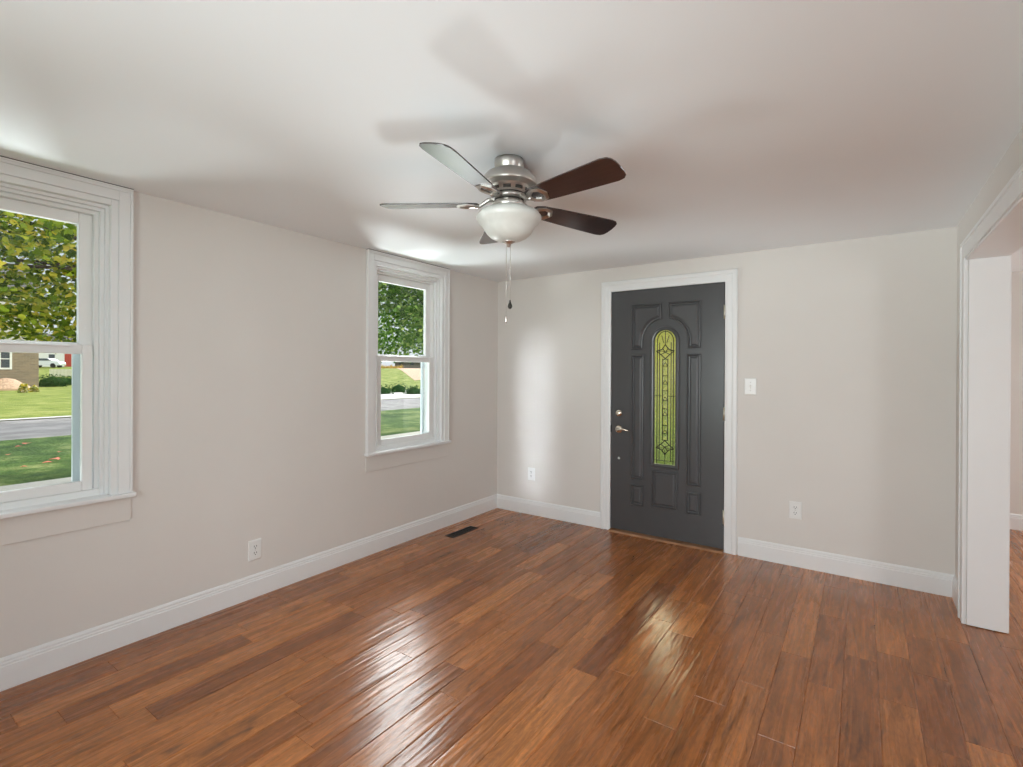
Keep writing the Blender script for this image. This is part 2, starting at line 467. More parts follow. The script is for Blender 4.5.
# ------------------------------------------------------------------ floor of separate bevelled boards
def make_floor():
    rnd = random.Random(3)
    v = []; f = []; cols = []
    pw = 0.1285; bev = 0.0036; dz = 0.0026
    x = -0.02
    while x < XN + 0.1:
        y = YR - rnd.uniform(0, 1.2)
        yend = YN + 0.1 if x > RW + 0.02 else 0.08
        while y < yend:
            L = rnd.choice([0.32, 0.42, 0.5, 0.62, 0.75, 0.9, 1.1, 1.22]) * rnd.uniform(0.9, 1.1)
            y1 = min(y + L, yend)
            if y1 - y > 0.02:
                x0, x1 = x, x + pw
                o = len(v)
                e = 0.0014
                v += [(x0, y, -dz), (x1, y, -dz), (x1, y1, -dz), (x0, y1, -dz),
                      (x0 + bev, y + e, 0), (x1 - bev, y + e, 0), (x1 - bev, y1 - e, 0), (x0 + bev, y1 - e, 0)]
                fs = [(4, 5, 6, 7), (0, 1, 5, 4), (1, 2, 6, 5), (2, 3, 7, 6), (3, 0, 4, 7)]
                f += [tuple(i + o for i in q) for q in fs]
                c = (min(1, max(0, rnd.gauss(0.5, 0.24))), rnd.random(), rnd.random(), 1)
                cols += [c] * len(fs)
            y = y1
        x += pw
    # sub-floor slab under the boards
    o = len(v)
    for (a, b) in [((-0.16, YR - 0.16), (XN + 0.16, 0.16)), ((RW, 0.16), (XN + 0.16, YN + 0.16))]:
        o = len(v)
        v += [(a[0], a[1], -0.02), (b[0], a[1], -0.02), (b[0], b[1], -0.02), (a[0], b[1], -0.02),
              (a[0], a[1], -0.29), (b[0], a[1], -0.29), (b[0], b[1], -0.29), (a[0], b[1], -0.29)]
        fs = [(0, 1, 2, 3), (7, 6, 5, 4), (0, 4, 5, 1), (1, 5, 6, 2), (2, 6, 7, 3), (3, 7, 4, 0)]
        f += [tuple(i + o for i in q) for q in fs]; cols += [(0.5, 0.5, 0.5, 1)] * 6
    me = bpy.data.meshes.new('floor'); me.from_pydata(v, [], f); me.update()
    ca = me.color_attributes.new('plank', 'FLOAT_COLOR', 'CORNER')
    for p, c in zip(me.polygons, cols):
        for li in p.loop_indices: ca.data[li].color = c
    me.materials.append(MATS['hickory_floor'])
    ob = bpy.data.objects.new('floor', me); COL.objects.link(ob)
    struct(ob, 'hand-scraped reddish brown hardwood plank floor', 'floor')
make_floor()

# ------------------------------------------------------------------ walls
def wall_with_holes(mb, axis, c0, c1, a0, a1, z0, z1, holes):
    # holes: (a_lo, a_hi, z_lo, z_hi); wall spans c0..c1 in thickness axis
    def bx(p, q, r, s_):
        if q - p < 1e-5 or s_ - r < 1e-5: return
        if axis == 'x': mb.box((c0, p, r), (c1, q, s_))
        else: mb.box((p, c0, r), (q, c1, s_))
    cur = a0
    for (h0, h1, hz0, hz1) in sorted(holes):
        bx(cur, h0, z0, z1)
        bx(h0, h1, z0, hz0)
        bx(h0, h1, hz1, z1)
        cur = h1
    bx(cur, a1, z0, z1)

W2 = (-1.635, -0.745)      # outer casing edges of the two windows
W1 = (-3.975, -3.085)
ZS, ZT = 0.757, 2.245      # stool top, casing top
off = 0.087
mb = MB()
wall_with_holes(mb, 'x', -0.15, 0, YR - 0.15, 0.15, -0.02, H, [(W1[0] + off, W1[1] - off, ZS - 0.02, ZT - off), (W2[0] + off, W2[1] - off, ZS - 0.02, ZT - off)])
struct(mb.build('wall_left', 'wall_paint'), 'plain off-white painted wall holding the two windows', 'wall')
mb = MB()
wall_with_holes(mb, 'y', 0, 0.15, 0, RW, -0.02, H, [(1.205, 2.155, 0, 2.065)])
struct(mb.build('wall_back', 'wall_paint'), 'plain off-white painted wall holding the grey door', 'wall')
OY = -0.405; OZ = 1.995
mb = MB()
wall_with_holes(mb, 'x', RW, RW + 0.15, YR, YN, -0.02, H, [(-4.6, OY, -0.02, OZ)])
struct(mb.build('wall_right', 'wall_paint'), 'off-white wall with the wide cased opening', 'wall')
mb = MB()
wall_with_holes(mb, 'y', YR - 0.15, YR, 0, XN, -0.02, H, [(0.30, 3.3, 0.2, 2.05)])
struct(mb.build('wall_rear', 'wall_paint'), 'off-white wall behind the camera', 'wall')
mb = MB()
wall_with_holes(mb, 'y', YN, YN + 0.15, RW, XN + 0.15, -0.02, H, [])
struct(mb.build('wall_next_room_back', 'wall_paint'), 'pale wall at the far end of the next room', 'wall')
mb = MB()
wall_with_holes(mb, 'x', XN, XN + 0.15, YR - 0.15, YN, -0.02, H, [(-4.9, -3.8, 0.5, 2.05), (0.6, 1.8, 0.5, 2.05)])
struct(mb.build('wall_next_room_side', 'wall_paint'), 'outer side wall of the next room', 'wall')
mb = MB()
mb.box((-0.15, YR - 0.15, H), (XN + 0.15, YN + 0.15, H + 0.12))
struct(mb.build('ceiling', 'ceiling_paint'), 'smooth white painted ceiling', 'ceiling')
mb = MB()
mb.box((-0.15, YR - 0.15, H + 0.12), (XN + 0.15, YN + 0.15, 5.4))  # unseen storey and roof added to block the sun from the near lawn
mb.rings([[(-0.5, YR - 0.5, 5.4), (-0.5, YN + 0.5, 5.4), (-0.5, YN + 0.5, 5.5), (-0.5, YR - 0.5, 5.5)],
          [(3.6, YR - 0.5, 7.2), (3.6, YN + 0.5, 7.2), (3.6, YN + 0.5, 7.4), (3.6, YR - 0.5, 7.4)],
          [(XN + 0.5, YR - 0.5, 5.4), (XN + 0.5, YN + 0.5, 5.4), (XN + 0.5, YN + 0.5, 5.5), (XN + 0.5, YR - 0.5, 5.5)]], cap0=True, cap1=True)
struct(mb.build('added_storey', 'outer_siding'), 'unseen upper storey and roof above the room, added to shade the lawn', 'house')

# unseen rear and side windows, added as openings for the fill lamps
def plain_window(name, axis, c, a0, a1, z0, z1, label):
    r = empty(name, (0, 0, 0)); struct(r, label, 'window')
    m = MB(); g = MB(); t = 0.05
    n = 3
    def bx(mm, p, q, zz0, zz1, d0, d1):
        if axis == 'y': mm.box((p, c + d0, zz0), (q, c + d1, zz1))
        else: mm.box((c + d0, p, zz0), (c + d1, q, zz1))
    bx(m, a0, a1, z0, z0 + t, -0.02, 0.1); bx(m, a0, a1, z1 - t, z1, -0.02, 0.1)
    for i in range(n + 1):
        p = a0 + (a1 - a0 - t) * i / n
        bx(m, p, p + t, z0 + t, z1 - t, -0.02, 0.1)
    m.build('window_frame', 'vinyl', r)
    bx(g, a0 + t / 2, a1 - t / 2, z0 + t / 2, z1 - t / 2, 0.035, 0.041)
    g.build('pane', 'window_glass', r)
plain_window('added_window_3', 'y', YR - 0.09, 0.30, 3.3, 0.2, 2.05, 'white framed window added behind the camera for the fill lamps')
plain_window('added_window_5', 'x', XN + 0.01, 0.6, 1.8, 0.5, 2.05, 'second white framed window added in the next room for its fill lamp')
plain_window('added_window_4', 'x', XN + 0.01, -4.9, -3.8, 0.5, 2.05, 'white framed window added in the next room for its fill lamp')

# ------------------------------------------------------------------ baseboards
def base_profile():
    return [(0, 0), (0.015, 0), (0.015, 0.100), (0.0115, 0.103), (0.0115, 0.112), (0.0085, 0.116), (0.0085, 0.125), (0.004, 0.134), (0, 0.136)]
def baseboard(name, p0, p1, out, label):
    m = MB(); m.sweep_profile(base_profile(), p0, p1, out, (0, 0, 1))
    o = m.build(name, 'trim_paint'); struct(o, label, 'baseboard'); return o
baseboard('baseboard_left', (0, YR, 0), (0, -0.0, 0), (1, 0, 0), 'white baseboard running under the two windows')
baseboard('baseboard_back', (0.0, 0, 0), (1.137, 0, 0), (0, -1, 0), 'short white baseboard between the corner and the grey door')
baseboard('baseboard_back', (2.245, 0, 0), (RW, 0, 0), (0, -1, 0), 'white baseboard right of the grey door')
baseboard('baseboard_right', (RW, 0, 0), (RW, -0.318, 0), (-1, 0, 0), 'very short white baseboard beside the cased opening')
baseboard('baseboard_next_room', (RW + 0.15, YN, 0), (XN, YN, 0), (0, -1, 0), 'white baseboard at the far end of the next room')
baseboard('baseboard_next_room', (RW + 0.15, YN, 0), (RW + 0.15, -0.3, 0), (1, 0, 0), 'white baseboard behind the cased opening')
baseboard('baseboard_rear', (0, YR, 0), (XN, YR, 0), (0, 1, 0), 'white baseboard on the wall behind the camera')

# ------------------------------------------------------------------ cased opening trim
r = empty('trim_1', (RW, OY, 0)); struct(r, 'white casing and deep jamb of the wide opening', 'door casing')
m = MB()
m.box((-0.02, 0, 0), (0, 0.088, 2.083))            # casing leg by the corner
m.box((-0.026, 0.072, 0), (-0.0, 0.09, 2.088))
m.build('casing_leg', 'trim_paint', r, bevel=0.003)
m = MB(); m.box((-0.02, -4.2, OZ), (0, -0.0, OZ + 0.088)); m.box((-0.026, -4.2, OZ + 0.07), (0, 0.09, OZ + 0.091))
m.build('casing_head', 'trim_paint', r, bevel=0.003)
m = MB(); m.box((0.0, -0.014, 0.004), (0.162, 0.0, OZ)); m.build('jamb', 'trim_paint', r, bevel=0.002)
m = MB(); m.box((-0.012, -4.2, OZ - 0.014), (0.162, -0.0, OZ)); m.build('head_jamb', 'trim_paint', r, bevel=0.002)
m = MB(); m.box((0.15, -0.004, 0), (0.168, 0.085, 2.08)); m.box((0.15, -4.2, OZ), (0.168, -0.004, OZ + 0.088)); m.build('far_casing', 'trim_paint', r, bevel=0.003)

# ------------------------------------------------------------------ the two sash windows
def frame_ring(m, x0, x1, ya, yb, za, zb, w0, w1, bottom=True):
    """rectangular picture frame in the yz plane, from inset w0 to inset w1, x0..x1 thick"""
    m.box((x0, ya + w0, za), (x1, ya + w1, zb - w0))
    m.box((x0, yb - w1, za), (x1, yb - w0, zb - w0))
    m.box((x0, ya + w1, zb - w1), (x1, yb - w1, zb - w0))
def sash_window(name, Y, label, latch):
    ya, yb = 0.0, Y[1] - Y[0]
    r = empty(name, (0, Y[0], 0)); struct(r, label, 'window')
    m = MB()
    frame_ring(m, 0, 0.030, ya, yb, ZS, ZT, 0.0, 0.012)
    frame_ring(m, 0, 0.026, ya, yb, ZS, ZT, 0.012, 0.058)
    frame_ring(m, 0, 0.017, ya, yb, ZS, ZT, 0.058, 0.087)
    m.box((0, ya, ZT), (0.030, yb, ZT + 0.0105))
    m.build('casing', 'trim_paint', r, bevel=0.0025)
    m = MB(); m.box((0, ya + 0.001, ZT + 0.0105), (0.0292, yb - 0.001, H)); m.build('caulk_gap', 'seam_dark', r)
    m = MB()
    frame_ring(m, -0.15, 0.010, ya, yb, ZS, ZT, 0.080, 0.0875)
    frame_ring(m, -0.15, -0.010, ya, yb, ZS, ZT, 0.0875, 0.102)
    frame_ring(m, -0.15, -0.025, ya, yb, ZS, ZT, 0.102, 0.117)
    m.build('jamb_liner', 'trim_paint', r, bevel=0.0015)
    m = MB()
    frame_ring(m, -0.15, -0.05, ya, yb, ZS, ZT, 0.117, 0.133)
    m.box((-0.15, ya + 0.08, ZS - 0.015), (-0.03, yb - 0.08, ZS + 0.030))
    m.build('window_frame', 'vinyl', r, bevel=0.0015)
    # stool and apron
    m = MB(); m.box((-0.04, ya + 0.087, ZS - 0.02), (0.0, yb - 0.087, ZS)); m.box((0, ya - 0.012, ZS - 0.022), (0.047, yb + 0.012, ZS))
    m.build('window_stool', 'trim_paint', r, bevel=0.006, bseg=3)
    m = MB(); m.box((0, ya + 0.0, 0.615), (0.009, yb - 0.0, ZS - 0.022)); m.build('apron', 'wall_paint', r, bevel=0.002)
    # lower sash (inner track)
    lo = empty('lower_sash', (0, 0, 0)); lo.parent = r
    s0, s1, g = 0.142, 0.181, 0.0
    m = MB(); xa, xb = -0.072, -0.040
    zb0, zb1, zt0, zt1 = ZS + 0.030, 0.833, 1.437, 1.482
    m.box((xa, ya + s0, zb0), (xb, ya + s1, zt1)); m.box((xa, yb - s1, zb0), (xb, yb - s0, zt1))
    m.box((xa, ya + s1, zb0), (xb, yb - s1, zb1)); m.box((xa, ya + s1, zt0), (xb, yb - s1, zt1))
    m.box((xb, ya + s0 + 0.08, zt1 - 0.012), (xb + 0.010, yb - s0 - 0.08, zt1 - 0.002))
    m.build('sash_frame', 'vinyl', lo, bevel=0.004)
    m = MB(); m.box((-0.060, ya + s1 - 0.01, zb1 - 0.01), (-0.054, yb - s1 + 0.01, zt0 + 0.01)); m.build('pane', 'window_glass', lo)
    # upper sash (outer track)
    us = empty('upper_sash', (0, 0, 0)); us.parent = r
    t0, t1 = 0.133, 0.185
    m = MB(); xa, xb = -0.112, -0.080
    zu0, zu1, zu2, zu3 = 1.45, 1.492, ZT - t1, ZT - t0
    m.box((xa, ya + t0, zu0), (xb, ya + t1, zu3)); m.box((xa, yb - t1, zu0), (xb, yb - t0, zu3))
    m.box((xa, ya + t1, zu0), (xb, yb - t1, zu1)); m.box((xa, ya + t1, zu2), (xb, yb - t1, zu3))
    m.build('sash_frame', 'vinyl', us, bevel=0.004)
    m = MB(); m.box((-0.100, ya + t1 - 0.01, zu1 - 0.01), (-0.094, yb - t1 + 0.01, zu2 + 0.01)); m.build('pane', 'window_glass', us)
    for yy in (ya + t0 + 0.022, yb - t0 - 0.030):
        m = MB(); m.box((xb, yy, 1.556), (xb + 0.004, yy + 0.012, 1.586)); m.build('vent_stop', 'vinyl', us, bevel=0.001)
    # outside half screen frame
    m = MB(); a, b = 0.135, (0.188 if Y is W1 else 0.160)
    m.box((-0.168, ya + a, ZS + 0.03), (-0.150, ya + b, 1.47)); m.box((-0.168, yb - b, ZS + 0.03), (-0.150, yb - a, 1.47))
    m.box((-0.168, ya + b, ZS + 0.03), (-0.150, yb - b, ZS + 0.055)); m.box((-0.168, ya + b, 1.45), (-0.150, yb - b, 1.47))
    m.build('screen_frame', 'screen_vinyl', r, bevel=0.002)
sash_window('window_1', W1, 'white double-hung window cut off by the left edge', True)
sash_window('window_2', W2, 'white double-hung window near the room corner', True)

# ------------------------------------------------------------------ front door
def door():
    X0, DW, Z0, DH = 1.222, 0.915, 0.020, 2.027
    r = empty('door_1', (X0, 0, 0)); struct(r, 'charcoal grey panelled front door with narrow arched leaded glass', 'door')
    # casing
    m = MB()
    prof = [(0, 0), (0.010, 0.0), (0.014, 0.018), (0.014, 0.05), (0.020, 0.06), (0.020, 0.082), (0.014, 0.089), (0, 0.089)]  # (out, away from opening)
    a0, a1, zt = -0.003, DW + 0.008, Z0 + DH + 0.005
    def loop(o_, w):
        return [(a0 - w, -o_, 0), (a0 - w, -o_, zt + w), (a1 + w, -o_, zt + w), (a1 + w, -o_, 0)]
    rings = [loop(o_, w) for o_, w in prof]
    m.rings(rings + [rings[0]], closed=False)
    for k in (0, 3):
        m.add([q[k] for q in rings], [tuple(range(len(rings)))])
    m.build('door_casing', 'trim_paint', r)
    m = MB()
    m.box((a0 - 0.014, -0.001, 0), (a0, 0.15, zt)); m.box((a1, -0.001, 0), (a1 + 0.014, 0.15, zt)); m.box((a0 - 0.014, -0.001, zt), (a1 + 0.014, 0.15, zt + 0.014))
    m.build('door_jamb', 'trim_paint', r)
    m = MB()
    m.box((a0, 0.012, 0.02), (a0 + 0.004, 0.05, zt)); m.box((DW + 0.001, 0.004, 0.02), (a1, 0.05, zt)); m.box((a0, 0.012, Z0 + DH), (a1, 0.05, zt))
    m.build('weatherstrip', 'door_weatherstrip', r)
    m = MB(); m.add([(a0, -0.055, 0.0), (a1, -0.055, 0.0), (a1, -0.045, 0.012), (a0, -0.045, 0.012), (a1, 0.15, 0.018), (a0, 0.15, 0.018), (a0, 0.15, 0), (a1, 0.15, 0)],
                    [(0, 1, 2, 3), (3, 2, 4, 5), (5, 4, 7, 6), (0, 3, 5, 6), (1, 7, 4, 2), (0, 6, 7, 1)])
    m.build('threshold', 'cherry_threshold', r)
    # slab with a hole for the arched light
    cx, arcz = 1.6855 - X0, 1.618
    gr, gb = 0.098, 0.603
    def arch(rad, bot, n=20):
        pts = [(cx - rad, bot)]
        pts += [(cx - rad * cos(pi * i / n), arcz + rad * sin(pi * i / n)) for i in range(n + 1)]
        pts += [(cx + rad, bot)]
        return pts
    hole = arch(gr, gb)
    m = MB(); zt_ = Z0 + DH; Y0, Y1 = 0.0, 0.045
    outer = []
    for (x, z) in hole:            # match ring on the slab edge
        if z <= gb + 1e-6: outer.append((0 if x < cx else DW, Z0))
        elif z <= arcz + 1e-6: outer.append((0 if x < cx else DW, arcz))
        else:
            dx, dz_ = x - cx, z - arcz
            # intersect ray with rectangle top part
            s1 = (zt_ - arcz) / dz_ if dz_ > 1e-9 else 1e9
            s2 = ((DW - cx) / dx if dx > 0 else -cx / dx) if abs(dx) > 1e-9 else 1e9
            s_ = min(s1, s2); outer.append((cx + dx * s_, arcz + dz_ * s_))
    n = len(hole)
    for yy in (Y0, Y1):
        vs = [(x, yy, z) for x, z in outer] + [(x, yy, z) for x, z in hole]
        fs = [(i, i + 1, n + i + 1, n + i) for i in range(n - 1)] + [(n - 1, 0, n, 2 * n - 1)]
        m.add(vs, fs)
        # corners of the rectangle missed by the fan
        for sgn in (0, 1):
            c = (0, zt_) if sgn == 0 else (DW, zt_)
            for i in range(n - 1):
                p, q = outer[i], outer[i + 1]
                if abs(p[0] - q[0]) > 1e-6 and abs(p[1] - q[1]) > 1e-6 and p[1] > arcz - 1e-6 and ((p[0] < cx) == (sgn == 0)):
                    m.add([(p[0], yy, p[1]), (c[0], yy, c[1]), (q[0], yy, q[1])], [(0, 1, 2)])
    m.box((0, Y0 + 0.0005, Z0), (0.0005, Y1, zt_)); m.box((DW - 0.0005, Y0 + 0.0005, Z0), (DW, Y1, zt_)); m.box((0, Y0 + 0.0005, Z0), (DW, Y1, Z0 + 0.0005)); m.box((0, Y0 + 0.0005, zt_ - 0.0005), (DW, Y1, zt_))
    m.rings([[(x, Y0, z) for x, z in hole], [(x, Y1, z) for x, z in hole]])
    slab = m.build('door_slab', 'door_paint', r)
    # raised panels
    def inset(poly, d):
        n = len(poly); out = []
        area = sum(poly[i][0] * poly[(i + 1) % n][1] - poly[(i + 1) % n][0] * poly[i][1] for i in range(n))
        sg = 1 if area > 0 else -1
        for i in range(n):
            p0, p1, p2 = Vector(poly[i - 1]), Vector(poly[i]), Vector(poly[(i + 1) % n])
            e1, e2 = (p1 - p0).normalized(), (p2 - p1).normalized()
            n1, n2 = Vector((-e1.y, e1.x)) * sg, Vector((-e2.y, e2.x)) * sg
            b = (n1 + n2)
            b = b / max(b.dot(n1), 0.3)
            out.append((p1.x + b.x * d, p1.y + b.y * d))
        return out
    STEP = [(0, 0.0), (0.005, 0.010), (0.010, 0.011), (0.017, 0.001), (0.022, 0.0005), (0.036, 0.010)]
    def panel(poly):
        mm = MB(); rg = []
        for d, h in STEP:
            q = inset(poly, d) if d else poly
            rg.append([(x, -h, z) for x, z in q])
        mm.rings(rg, cap1=True)
        mm.build('panel', 'door_paint', slab)
    Rr = 0.182
    t0 = math.acos((cx - (1.660 - X0)) / Rr)
    xl, zl = cx - Rr, 1.620
    for sg in (1, -1):
        arc = [(cx - Rr * cos(a), arcz + Rr * sin(a)) for a in [t0 * i / 10 for i in range(11)]]
        poly = [(1.402 - X0, 1.553), (xl + 0.0, 1.553)] + arc + [(1.660 - X0, 1.926), (1.402 - X0, 1.926)]
        if sg == -1: poly = [(2 * cx - x, z) for x, z in poly][::-1]
        panel(poly)
    def rect(x0, x1, z0, z1): return [(x0 - X0, z0), (x1 - X0, z0), (x1 - X0, z1), (x0 - X0, z1)]
    for x0 in (1.402, 1.860):
        panel(rect(x0, x0 + 0.111, 0.466, 1.508))
        panel(rect(x0, x0 + 0.111, 0.246, 0.424))
    panel(rect(1.582, 1.792, 0.258, 0.562))
    # glass surround moulding
    m = MB()
    prof = [(0.020, 0.0), (0.016, 0.010), (0.004, 0.014), (-0.006, 0.012), (-0.012, 0.002), (-0.012, -0.012)]
    rg = []
    for d, h in prof:
        a = arch(gr + d, gb - d)
        rg.append([(x, -h, z) for x, z in a])
    m.rings(rg)
    m.build('glass_moulding', 'door_paint', r)
    # leaded glass
    g = MB(); a = arch(gr - 0.004, gb + 0.004)
    g.rings([[(x, 0.014, z) for x, z in a], [(x, 0.018, z) for x, z in a]], cap0=True, cap1=True)
    glass = g.build('leaded_glass', 'art_glass_green', r)
    gy = 0.012
    def bar(mm, pts, w=0.0035, closed=False):
        w = w * 1.8
        P = [Vector((p[0], gy, p[1])) for p in pts]
        if closed: P.append(P[0].copy())
        for i in range(len(P) - 1):
            d = (P[i + 1] - P[i]); 
            if d.length < 1e-6: continue
            d.normalize(); nn = Vector((-d.z, 0, d.x)) * (w / 2)
            q0, q1 = P[i] - d * w * 0.3, P[i + 1] + d * w * 0.3
            for_ = [q0 - nn, q1 - nn, q1 + nn, q0 + nn]
            lo_ = [p + Vector((0, 0.001, 0)) for p in for_]; hi_ = [p - Vector((0, 0.003, 0)) for p in for_]
            mm.rings([lo_, hi_], cap0=True, cap1=True)
    k = MB()
    R2 = 0.066; R3 = 0.047; zt2 = arcz
    bz = gb + 0.04
    bar(k, [(cx - R2, gb)] + [(cx - R2 * cos(pi * i / 14), zt2 + (R2 + 0.012) * sin(pi * i / 14)) for i in range(15)] + [(cx + R2, gb)])
    bar(k, [(cx - R3, bz), (cx - R3, zt2 - 0.015)], 0.003); bar(k, [(cx + R3, bz), (cx + R3, zt2 - 0.015)], 0.003)
    bar(k, [(cx, gb), (cx, 0.73)], 0.0025); bar(k, [(cx, 1.58), (cx, 1.70)], 0.0025)
    bar(k, [(cx - 0.095, bz), (cx + 0.095, bz)], 0.0025)
    bar(k, [(cx - 0.095, 1.17), (cx - 0.022, 1.17)], 0.0025); bar(k, [(cx + 0.022, 1.17), (cx + 0.095, 1.17)], 0.0025)
    for s_ in (-1, 1):
        bar(k, [(cx + s_ * 0.021, 0.81), (cx + s_ * 0.021, 1.47)], 0.0035)
        bar(k, [(cx + s_ * 0.030, 1.66), (cx + s_ * 0.012, 1.60)], 0.0025)
    zz = 0.81; i = 0
    while zz < 1.47:
        bar(k, [(cx - 0.021, zz), (cx + 0.021, zz)], 0.003); 
        if i % 2: bar(k, [(cx - 0.021, zz), (cx, zz + 0.03), (cx + 0.021, zz)], 0.0025)
        zz += 0.055 + 0.012 * (i % 3); i += 1
    def flower(zc, up_):
        s_ = 1 if up_ else -1
        bar(k, [(cx, zc + 0.052 * s_), (cx + 0.028, zc + 0.014 * s_), (cx + 0.072, zc), (cx + 0.036, zc - 0.028 * s_), (cx, zc - 0.062 * s_),
                (cx - 0.036, zc - 0.028 * s_), (cx - 0.072, zc), (cx - 0.028, zc + 0.014 * s_)], 0.004, True)
        bar(k, [(cx, zc + 0.052 * s_), (cx - 0.022, zc + 0.02 * s_), (cx, zc - 0.01 * s_), (cx + 0.022, zc + 0.02 * s_)], 0.003, True)
        bar(k, [(cx - 0.036, zc - 0.028 * s_), (cx, zc - 0.01 * s_), (cx + 0.036, zc - 0.028 * s_)], 0.003)
        bar(k, [(cx - 0.072, zc), (cx - 0.02, zc + 0.0 * s_), (cx, zc - 0.01 * s_), (cx + 0.02, zc), (cx + 0.072, zc)], 0.002)
    flower(1.535, True); flower(0.745, False)
    k.build('lead_came', 'brass_came', glass)
    # bevelled jewels in the centre strip
    zz = 0.815; i = 0; rnd = random.Random(4)
    while zz < 1.46:
        hh = 0.055 + 0.012 * (i % 3) - 0.006
        mm = MB()
        a_, b_ = cx - 0.019, cx + 0.019
        mm.add([(a_, 0.012, zz), (b_, 0.012, zz), (b_, 0.012, zz + hh), (a_, 0.012, zz + hh), (cx - 0.006, 0.006, zz + hh * 0.4), (cx + 0.006, 0.006, zz + hh * 0.6)],
               [(0, 1, 5, 4), (1, 2, 5), (2, 3, 4, 5), (3, 0, 4), (3, 2, 1, 0)])
        mm.build('glass_jewel', 'art_glass_violet' if i == 10 else 'art_glass_clear', glass)
        zz += 0.055 + 0.012 * (i % 3); i += 1
    # hardware
    m = MB(); c = (1.294 - X0, 0, 1.012)
    m.lathe([(0.0, -0.022), (0.020, -0.021), (0.024, -0.016), (0.031, -0.011), (0.031, 0.0)], 32, c, axis='y')
    db = m.build('deadbolt', 'warm_nickel', r)
    m = MB(); m.box((c[0] - 0.004, -0.036, c[2] - 0.016), (c[0] + 0.004, -0.020, c[2] + 0.016)); m.build('thumb_turn', 'warm_nickel', db, bevel=0.0025)
    m = MB(); c = (1.294 - X0, 0, 0.875)
    m.lathe([(0.0, -0.016), (0.018, -0.016), (0.028, -0.012), (0.034, -0.006), (0.034, 0.0)], 32, c, axis='y')
    m.lathe([(0.0, -0.055), (0.010, -0.054), (0.011, -0.010)], 20, c, axis='y')
    lh = m.build('door_handle', 'warm_nickel', r)
    m = MB(); m.tube([(c[0], -0.050, c[2]), (c[0] + 0.03, -0.054, c[2] + 0.004), (c[0] + 0.06, -0.054, c[2] + 0.006), (c[0] + 0.09, -0.050, c[2] - 0.001), (c[0] + 0.105, -0.046, c[2] - 0.006)],
                     [0.010, 0.009, 0.008, 0.007, 0.004], 12)
    m.build('lever', 'warm_nickel', lh)
    m = MB(); m.lathe([(0.0, -0.004), (0.009, -0.003), (0.011, 0.0)], 20, (1.294 - X0, 0, 0.627), axis='y'); m.build('hole_plug', 'plate_plastic', r)
    for hz in (1.823, 1.048, 0.266):
        m = MB(); m.box((DW - 0.002, -0.008, hz - 0.05), (DW + 0.012, -0.001, hz + 0.05))
        m.tube([(DW + 0.004, -0.010, hz - 0.052), (DW + 0.004, -0.010, hz + 0.052)], 0.0065, 10)
        m.build('hinge', 'hinge_metal', r)
    m = MB(); m.box((a0 - 0.001, -0.004, 0.845), (a0 + 0.004, 0.01, 0.905)); m.build('strike_plate', 'door_weatherstrip', r)
door()

# ------------------------------------------------------------------ wall plates
def outlet(loc, rz, label):
    r = empty('wall_outlet', loc, rz); tag(r, label, 'outlet')
    m = MB(); m.rings([[(sx * 0.039, -0.0, sz * 0.0605) for sx, sz in ((-1, -1), (1, -1), (1, 1), (-1, 1))],
                       [(sx * 0.039, -0.004, sz * 0.0605) for sx, sz in ((-1, -1), (1, -1), (1, 1), (-1, 1))],
                       [(sx * 0.034, -0.007, sz * 0.0555) for sx, sz in ((-1, -1), (1, -1), (1, 1), (-1, 1))]], cap0=True, cap1=True)
    m.build('cover_plate', 'plate_plastic', r)
    for s_ in (1, -1):
        zc = s_ * 0.0195
        m = MB(); m.rings([[(0.017 * cos(a) * 1.0, y, zc + 0.0145 * sin(a)) for a in [2 * pi * j / 20 for j in range(20)]] for y in (-0.007, -0.009)], cap0=True, cap1=True)
        soc = m.build('socket', 'plate_plastic', r)
        m = MB(); m.box((-0.0085, -0.0096, zc - 0.001), (-0.0055, -0.0088, zc + 0.009)); m.box((0.0055, -0.0096, zc - 0.001), (0.0085, -0.0088, zc + 0.009))
        m.lathe([(0.0, -0.0096), (0.0032, -0.0096), (0.0032, -0.0088)], 10, (0, 0, zc - 0.0075), axis='y')
        m.build('slots', 'slot_dark', soc)
    m = MB(); m.lathe([(0.0, -0.0085), (0.0028, -0.008), (0.003, -0.0068)], 10, (0, 0, 0), axis='y'); m.build('screw', 'nickel', r)
outlet((2.617, 0, 0.394), 0, 'white double wall outlet right of the grey door, below the light switch')
outlet((0.411, 0, 0.385), 0, 'white double wall outlet between the room corner and the grey door')
outlet((0, -2.456, 0.283), radians(90), 'white double wall outlet on the left wall, between the two windows')
r = empty('light_switch', (2.323, 0, 1.261)); tag(r, 'white toggle light switch on the wall right of the grey door', 'light switch')
m = MB(); m.rings([[(sx * a, -y, sz * b) for sx, sz in ((-1, -1), (1, -1), (1, 1), (-1, 1))] for a, b, y in ((0.040, 0.061, 0), (0.040, 0.061, 0.004), (0.035, 0.056, 0.007))], cap0=True, cap1=True)
m.build('cover_plate', 'plate_plastic', r)
m = MB(); m.add([(-0.005, -0.006, -0.012), (0.005, -0.006, -0.012), (0.005, -0.006, 0.012), (-0.005, -0.006, 0.012), (-0.004, -0.018, 0.004), (0.004, -0.018, 0.004), (0.004, -0.016, 0.011), (-0.004, -0.016, 0.011)],
                [(0, 1, 5, 4), (1, 2, 6, 5), (2, 3, 7, 6), (3, 0, 4, 7), (4, 5, 6, 7), (3, 2, 1, 0)])
m.build('toggle', 'plate_plastic', r)
for zz in (0.03, -0.03):
    m = MB(); m.lathe([(0.0, -0.0085), (0.0028, -0.008), (0.003, -0.0068)], 10, (0, 0, zz), axis='y'); m.build('screw', 'nickel', r)

